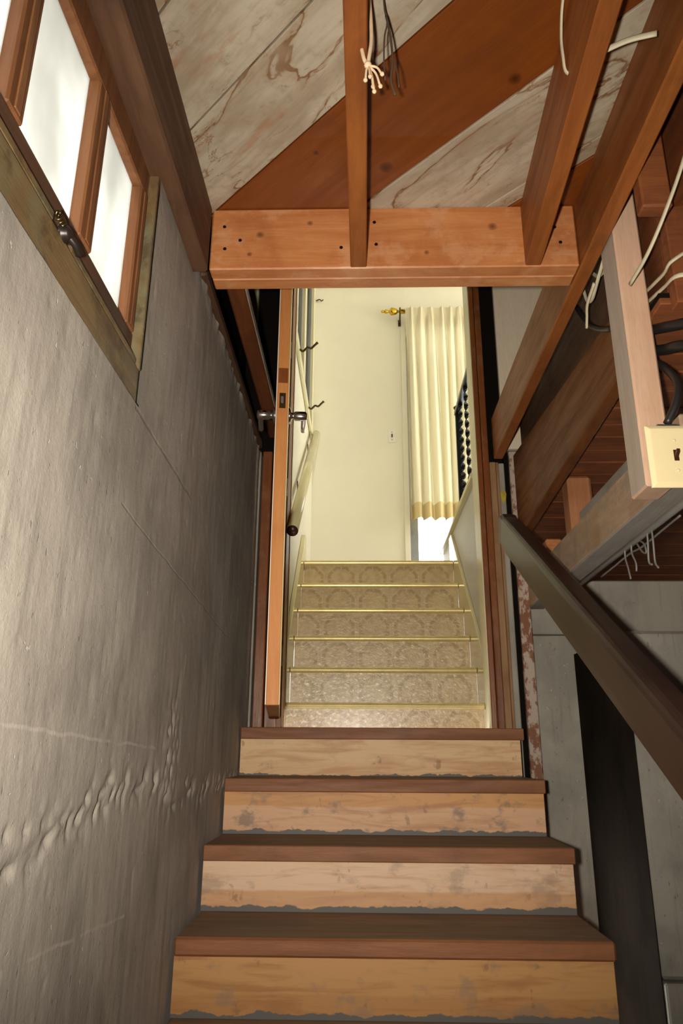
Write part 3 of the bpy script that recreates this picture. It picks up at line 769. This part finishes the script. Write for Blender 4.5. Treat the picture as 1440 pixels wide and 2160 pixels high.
# low wall and cap along the right of the upper stairs
kw = tag(box('wall_low', XR + .019, XR + .06, 3.50, 5.02, 1.9, 2.915, M['panel_white'], None, .001), kind=S)
cp_ = box('cap', XR - .006, XR + .075, 3.50, 5.02, 2.915, 2.945, M['cream_gloss'], kw, .004)
# iron railing
ir = thing('iron_railing', 'black iron railing with twisted balusters on the low wall', 'railing')
RX = XR + .03
box('top_rail', RX - .018, RX + .018, 3.50, 4.12, 3.56, 3.59, M['iron'], ir, .004)
pz = box('end_post', RX - .014, RX + .014, 4.09, 4.118, 2.946, 3.60, M['iron'], ir, .002)
lathe('post_cap', [(0, .02), (.01, .024), (.02, .014)], (RX, 4.104, 3.60), (0, 0, 1), M['iron'], pz, 12)
SQ = [(1, .3), (-1, .3), (-1, -.3), (1, -.3)]
for yy in (3.97, 3.75, 3.53):
    tube('baluster', [(RX, yy, 2.946 + (3.56 - 2.946) * j / 90) for j in range(91)], .0125, M['iron'], ir, 4, SQ, 2 * PI * 5.5, smooth=False)

# glazed door behind the curtain
w3 = bpy.data.objects.new('window_3', None); COL.objects.link(w3); w3['kind'] = S
box('casing', .335, .376, YB - .018, YB + .01, LZ - .02, 4.92, M['cream_matte'], w3, .003)
box('casing', .377, 1.95, YB - .018, YB + .01, 4.86, 4.92, M['cream_matte'], w3, .003)
box('metal_stile', .372, .440, YB + .02, YB + .06, LZ - .02, 4.86, M['alu'], w3, .003)
box('metal_stile', 1.84, 1.9, YB + .02, YB + .06, LZ - .02, 4.86, M['alu'], w3, .003)
box('metal_rail', .44, 1.84, YB + .02, YB + .06, LZ - .02, LZ + .02, M['alu'], w3, .003)
box('pane', .44, 1.84, YB + .036, YB + .042, LZ + .02, 4.86, M['glass'], w3, 0)
for zz in (2.99, 3.15): lathe('screw', [(0, .005), (.002, .004)], (.40, YB + .0195, zz), (0, -1, 0), M['steel'], w3, 8)

# curtain rod and curtain
rd = thing('curtain_rod', 'brass curtain rod with an urn finial over the glazed door', 'curtain rod')
YR, ZR = YB - .085, 5.036
tube('rod', [(.33, YR, ZR), (1.1, YR, ZR), (1.9, YR, ZR)], .019, M['brass'], rd, 20)
lathe('finial', [(0, .012), (.008, .017), (.014, .010), (.022, .012), (.03, .022), (.055, .030), (.075, .033), (.085, .022), (.092, .012), (.10, .010), (.106, .014), (.122, .018), (.132, .012), (.140, .010), (.146, .013), (.156, .010), (.160, .002)], (.335, YR, ZR), (-1, 0, 0), M['brass'], rd, 24)
bk = tube('bracket', spline([(.33, YB, ZR - .06), (.33, YB - .05, ZR - .055), (.33, YR - .024, ZR - .02), (.33, YR - .024, ZR + .018)], 5), .007, M['bronze'], rd, 8)
box('bracket_plate', .318, .342, YB - .006, YB - .001, ZR - .09, ZR - .03, M['bronze'], bk, .002)

cu = thing('curtain', 'pleated cream curtain hanging from the brass rod', 'curtain')
def curtain():
    x0, x1, zt, zb = .372, 1.25, ZR + .018, 3.235
    nx, nz = 260, 60
    V, F = [], []
    for j in range(nz + 1):
        v = j / nz; z = zt + (zb - zt) * v
        amp = .012 + .036 * min(1, v * 3)
        for i in range(nx + 1):
            u = i / nx; x = x0 + (x1 - x0) * u + .018 * v * math.sin(u * 9)
            ph = u * 2 * PI * 11.5 + .7 * math.sin(u * 13) + .25 * math.sin(v * 3 + u * 30)
            top = abs(math.sin(ph * 1.0)) ** 6 if v < .06 else 0
            yv = YR - .022 + amp * math.sin(ph) - .010 * v + .006 * math.sin(ph * 2.3 + v * 4) - .014 * top * (1 - v / .06 if v < .06 else 0)
            if v < .05: yv = min(yv, YR - .021)
            V.append((x + .008 * math.cos(ph) * min(1, v * 4), yv, z + (.006 * math.sin(ph + 1) if j == nz else 0)))
    for j in range(nz):
        for i in range(nx):
            a = j * (nx + 1) + i; F.append((a, a + 1, a + nx + 2, a + nx + 1))
    hem = 56
    cut = hem * nx
    link('cloth', mesh('cloth', V, F[:cut], True), M['curtain'], cu)
    link('hem', mesh('hem', [(p[0], p[1] - .0015, p[2]) for p in V], F[cut:], True), M['hem'], cu)
curtain()

# switch on the cream wall upstairs
sw = thing('wall_switch', 'small white switch plate on the cream wall upstairs', 'light switch')
box('plate', .222, .282, YB - .006, YB - .0005, 3.90, 4.015, M['white_paint'], sw, .002)
box('toggle', .247, .257, YB - .016, YB - .006, 3.945, 3.972, M['bronze'], sw, .002)
for zz in (3.925, 3.99): lathe('screw', [(0, .004), (.0015, .003)], (.252, YB - .006, zz), (0, -1, 0), M['bronze'], sw, 8)

# ------------------------------------------------------------------ basement window
w1 = bpy.data.objects.new('window_1', None); COL.objects.link(w1); w1['kind'] = S
tag(w1, 'frosted basement window with brown wooden sash in the concrete wall')
SX = -.518
box('sill', -.60, -.499, .12, 1.468, 2.313, 2.405, M['frame_olive'], w1, .006)
box('jamb', -.60, -.497, 1.454, 1.4695, 2.40, 2.95, M['frame_olive'], w1, .003)
box('jamb', -.60, -.497, .12, .14, 2.40, 2.95, M['frame_olive'], w1, .003)
box('head', -.60, -.50, .14, 1.454, 2.945, 2.99, M['sash_y'], w1, .003)
box('stop', -.517, -.503, .14, .985, 2.407, 2.428, M['frame_olive'], w1, .004)
box('stop', -.517, -.503, 1.06, 1.452, 2.407, 2.425, M['frame_olive'], w1, .004)
box('sash_bottom', -.556, SX, .16, 1.453, 2.42, 2.487, M['sash_y'], w1, .004)
box('sash_top', -.556, SX, .16, 1.453, 2.862, 2.943, M['sash'], w1, .004)
for a, b in ((.16, .22), (.45, .51), (.820, .872), (1.112, 1.174), (1.400, 1.452)):
    mu = box('mullion', -.552, SX + .002, a, b, 2.488, 2.861, M['sash'], w1, .004)
    box('moulding', SX + .002, SX + .006, (a + b) / 2 - .010, (a + b) / 2 + .010, 2.492, 2.858, M['sash'], mu, .002)
for a, b in ((.22, .45), (.51, .820), (.872, 1.112), (1.174, 1.400)):
    box('pane', -.545, -.540, a, b, 2.487, 2.862, M['frosted'], w1, 0)
# latch on the sash
lt = lathe('latch', [(0, .016), (.004, .017), (.008, .012), (.011, .013), (.015, .009), (.019, .002)], (-.503, 1.018, 2.412), (1, 0, 0), M['lock_black'], w1, 16)
tube('lever', spline([(-.497, 1.018, 2.412), (-.486, 1.034, 2.403), (-.484, 1.054, 2.395)], 4), .0065, M['lock_black'], lt, 8)
tube('spring', [(-.499 + .005 * math.cos(a * 1.1), .985 + a * .0013, 2.424 + .008 * math.sin(a * 1.1)) for a in range(22)], .0028, M['bronze'], lt, 6)
# unseen slab added outside to shade the head of the window
o = box('window_shade_slab', -1.6, -.72, -1.5, 4.0, 3.15, 3.22, M['white_paint'], None, 0)
tag(o, kind=S)
tag(box('ground_outside', -9, -.70, -8, 14, 2.1, 2.2, M['concrete_floor'], None, 0), kind=S)

# ------------------------------------------------------------------ near switch on the post
ns = thing('switch_plate', 'large ivory switch plate with a brown toggle on the pale post', 'light switch')
pb = box('box', .715, .772, 1.632, 1.698, 2.235, 2.34, M['steel'], ns, .003)
def plate():
    x0, x1, z0, z1, ya, yb = .681, .809, 2.173, 2.331, 1.618, 1.630
    r = .010
    pts = [(x0, ya + .010, z0), (x0, ya + .010, z1), (x0, yb, z0), (x0, yb, z1)]
    V = [(x0, yb, z0), (x1, yb, z0), (x1, yb, z1), (x0, yb, z1), (x0, ya + .006, z0), (x1, ya + .006, z0), (x1, ya + .006, z1), (x0, ya + .006, z1),
         (x0 + r, ya, z0 + r), (x1 - r, ya, z0 + r), (x1 - r, ya, z1 - r), (x0 + r, ya, z1 - r)]
    F = [(0, 1, 2, 3)] + [(i, (i + 1) % 4, 4 + (i + 1) % 4, 4 + i) for i in range(4)] + [(4 + i, 4 + (i + 1) % 4, 8 + (i + 1) % 4, 8 + i) for i in range(4)] + [(8, 9, 10, 11)]
    link('plate', bevelled(mesh('plate', V, F), .0015, 2), M['ivory'], ns)
    cx, cz = (x0 + x1) / 2, (z0 + z1) / 2
    tg = box('toggle', cx - .006, cx + .006, ya - .001, ya + .001, cz - .014, cz + .014, M['toggle'], ns, .0008)
    hexa('lever', [(cx - .004, ya, cz - .008), (cx - .004, ya, cz + .002), (cx - .004, ya - .014, cz + .004), (cx - .004, ya - .014, cz + .012),
                   (cx + .004, ya, cz - .008), (cx + .004, ya, cz + .002), (cx + .004, ya - .014, cz + .004), (cx + .004, ya - .014, cz + .012)], M['toggle'], tg, .0008)
    for s in (-1, 1): lathe('screw', [(0, .004), (.0012, .0032)], (cx, ya, cz + s * .038), (0, -1, 0), M['ivory'], ns, 10)
plate()

# ------------------------------------------------------------------ cables, wires and cords
def cable(name, pts, r, m, label, cat='cable', seg=8, flat=False):
    prof = [(math.cos(a), .55 * math.sin(a)) for a in [2 * PI * k / 10 for k in range(10)]] if flat else None
    o = tube(name, spline(pts, 6), r, m, None, seg, prof); return tag(o, label, cat)
C = M['cable_white']; B = M['cable_black']
cable('cable', [(.452, 1.10, 3.16), (.447, 1.18, 3.155), (.452, 1.235, 3.11), (.456, 1.25, 3.06), (.462, 1.262, 3.035), (.475, 1.265, 3.025)], .006, C, 'short white cable on the left face of the second joist', flat=True)
cable('cable', [(.51, 1.175, 2.985), (.56, 1.155, 2.992), (.61, 1.135, 2.985)], .0075, C, 'stub of white cable bridging the second joist and the trimmer', flat=True)
cable('cable', [(.790, 1.15, 3.12), (.785, 1.28, 3.05), (.770, 1.40, 2.93), (.745, 1.48, 2.84), (.722, 1.56, 2.775), (.71, 1.66, 2.755)], .0075, C, 'white cable curving down the upper right edge to the post', flat=True)
cable('cable', [(.72, 1.822, 2.83), (.782, 1.822, 2.815), (.786, 1.64, 2.765), (.79, 1.575, 2.765), (.88, 1.565, 2.80), (1.15, 1.58, 2.83), (1.6, 1.585, 2.82)], .008, C, 'upper white cable crossing behind the post to the right edge', flat=True)
cable('cable', [(.72, 1.822, 2.79), (.782, 1.822, 2.78), (.79, 1.66, 2.738), (.80, 1.575, 2.72), (.90, 1.57, 2.71), (1.2, 1.585, 2.70), (1.6, 1.585, 2.71)], .007, C, 'lower white cable crossing behind the post to the right edge', flat=True)
cable('armoured_cable', [(.725, 1.829, 2.73), (.782, 1.825, 2.712), (.80, 1.72, 2.66), (.85, 1.63, 2.625), (.92, 1.575, 2.625), (1.2, 1.575, 2.63), (1.6, 1.575, 2.63)], .014, B, 'upper black sheathed cable right of the post')
cable('armoured_cable', [(.725, 1.829, 2.67), (.788, 1.825, 2.655), (.80, 1.73, 2.60), (.82, 1.65, 2.565), (.90, 1.58, 2.52), (1.15, 1.58, 2.54), (1.6, 1.58, 2.56)], .014, B, 'lower black sheathed cable right of the post')
cable('armoured_cable', [(.784, 1.78, 2.60), (.790, 1.72, 2.545), (.792, 1.66, 2.47), (.780, 1.65, 2.41), (.755, 1.665, 2.355)], .010, B, 'black cable dropping down to the ivory switch plate')
cable('cable', [(.744, 2.02, 3.06), (.742, 1.96, 2.998), (.742, 1.90, 2.975), (.742, 1.84, 2.975)], .0065, C, 'topmost white cable looping out between the trimmer and the post', flat=True)
cable('cable', [(.726, 2.06, 3.04), (.722, 2.02, 2.95), (.722, 1.98, 2.925), (.722, 1.92, 2.945), (.724, 1.83, 2.985)], .0055, C, 'middle white cable looping between the trimmer and the post', flat=True)
cable('cable', [(.706, 1.90, 2.93), (.704, 1.97, 2.905), (.712, 2.01, 2.885), (.716, 2.035, 2.86)], .0075, C, 'white cable bending down onto the deep joist left of the post', flat=True)
cable('armoured_cable', [(.742, 2.24, 3.12), (.736, 2.15, 3.00), (.734, 2.06, 2.89), (.734, 1.97, 2.815), (.736, 1.88, 2.76)], .009, B, 'black cable slanting behind the left side of the post')

W = M['wire_grey']
def wire(pts, lab, r=.0032): return tag(tube('loose_wire', spline(pts, 6), r, W, None, 6), lab, 'wire', 'loose wires under the girder')
zb = 2.222
wire([(.862, 2.33, zb), (.862, 2.335, 2.19), (.862, 2.32, 2.15), (.864, 2.315, 2.115)], 'leftmost hanging grey wire under the girder')
wire([(.862, 2.27, zb), (.862, 2.275, 2.19), (.866, 2.262, 2.155), (.866, 2.265, 2.128)], 'second grey wire hanging under the girder, slightly bent')
wire([(.862, 2.135, zb), (.862, 2.14, 2.18), (.862, 2.15, 2.13), (.868, 2.14, 2.118)], 'third hanging grey wire under the girder, hooked at its end')
wire([(.862, 2.10, zb), (.862, 2.10, 2.18), (.864, 2.11, 2.12), (.868, 2.10, 2.098)], 'rightmost hanging grey wire under the girder')
wire([(.866, 2.60, 2.19), (.866, 2.46, 2.192), (.872, 2.32, 2.20), (.876, 2.22, 2.196), (.882, 2.08, 2.205), (.884, 1.95, 2.21)], 'long grey wire slung along the underside of the girder', .0036)
wire([(.872, 2.26, 2.225), (.874, 2.22, 2.18), (.874, 2.19, 2.17), (.874, 2.20, 2.20), (.872, 2.24, 2.224)], 'looped grey wire under the girder')

pc = thing('pull_cord', 'knotted cream cotton pull cord with a frayed tassel by the middle joist', 'pull cord')
kx, ky, kz = .026, 1.13, 2.918
tube('cord', spline([(.014, 1.13, HT), (.012, 1.13, 3.09), (.006, 1.13, 3.02), (.004, 1.13, 2.97), (.010, 1.13, 2.925), (.018, 1.13, 2.905)], 6), .0042, M['cotton'], pc, 8)
tube('cord', spline([(.020, 1.13, HT), (.022, 1.13, 3.09), (.025, 1.13, 3.02), (.025, 1.13, 2.97), (.020, 1.13, 2.925), (.018, 1.13, 2.905)], 6), .0042, M['cotton'], pc, 8)
lathe('knot', [(0, .003), (.004, .007), (.010, .008), (.016, .004)], (.018, 1.13, 2.915), (0, 0, -1), M['cotton'], pc, 12)
for dx, dy, dz in ((-.005, 0, -.036), (.004, -.006, -.034), (.012, 0, -.066), (.024, .004, -.048), (.027, -.004, -.026), (.010, .008, -.044)):
    a = Vector((.018, 1.13, 2.905)); e = a + Vector((dx * 1.0, dy, dz))
    s_ = tube('strand', spline([a, a.lerp(e, .5) + Vector((dx * .15, 0, .006)), e], 4), .0026, M['cotton'], pc, 6)
    lathe('end_knot', [(-.003, .001), (0, .0045), (.004, .0045), (.007, .001)], e, (dx, dy, dz), M['cotton'], s_, 8)
dc = thing('old_string', 'dark tangled old string hanging right of the pull cord', 'string')
tube('strand', spline([(.052, 1.16, HT), (.055, 1.16, 3.10), (.060, 1.16, 3.06), (.054, 1.16, 3.02), (.052, 1.16, 2.96), (.054, 1.16, 2.90)], 5), .0018, M['cord_dark'], dc, 6)
tube('strand', spline([(.058, 1.16, 3.08), (.064, 1.16, 3.04), (.068, 1.16, 3.0), (.070, 1.16, 2.95), (.066, 1.16, 2.90), (.074, 1.16, 2.86)], 5), .0026, M['cord_dark'], dc, 6)
tube('strand', spline([(.068, 1.16, 2.97), (.078, 1.16, 2.93), (.082, 1.16, 2.88)], 5), .0016, M['cord_dark'], dc, 6)
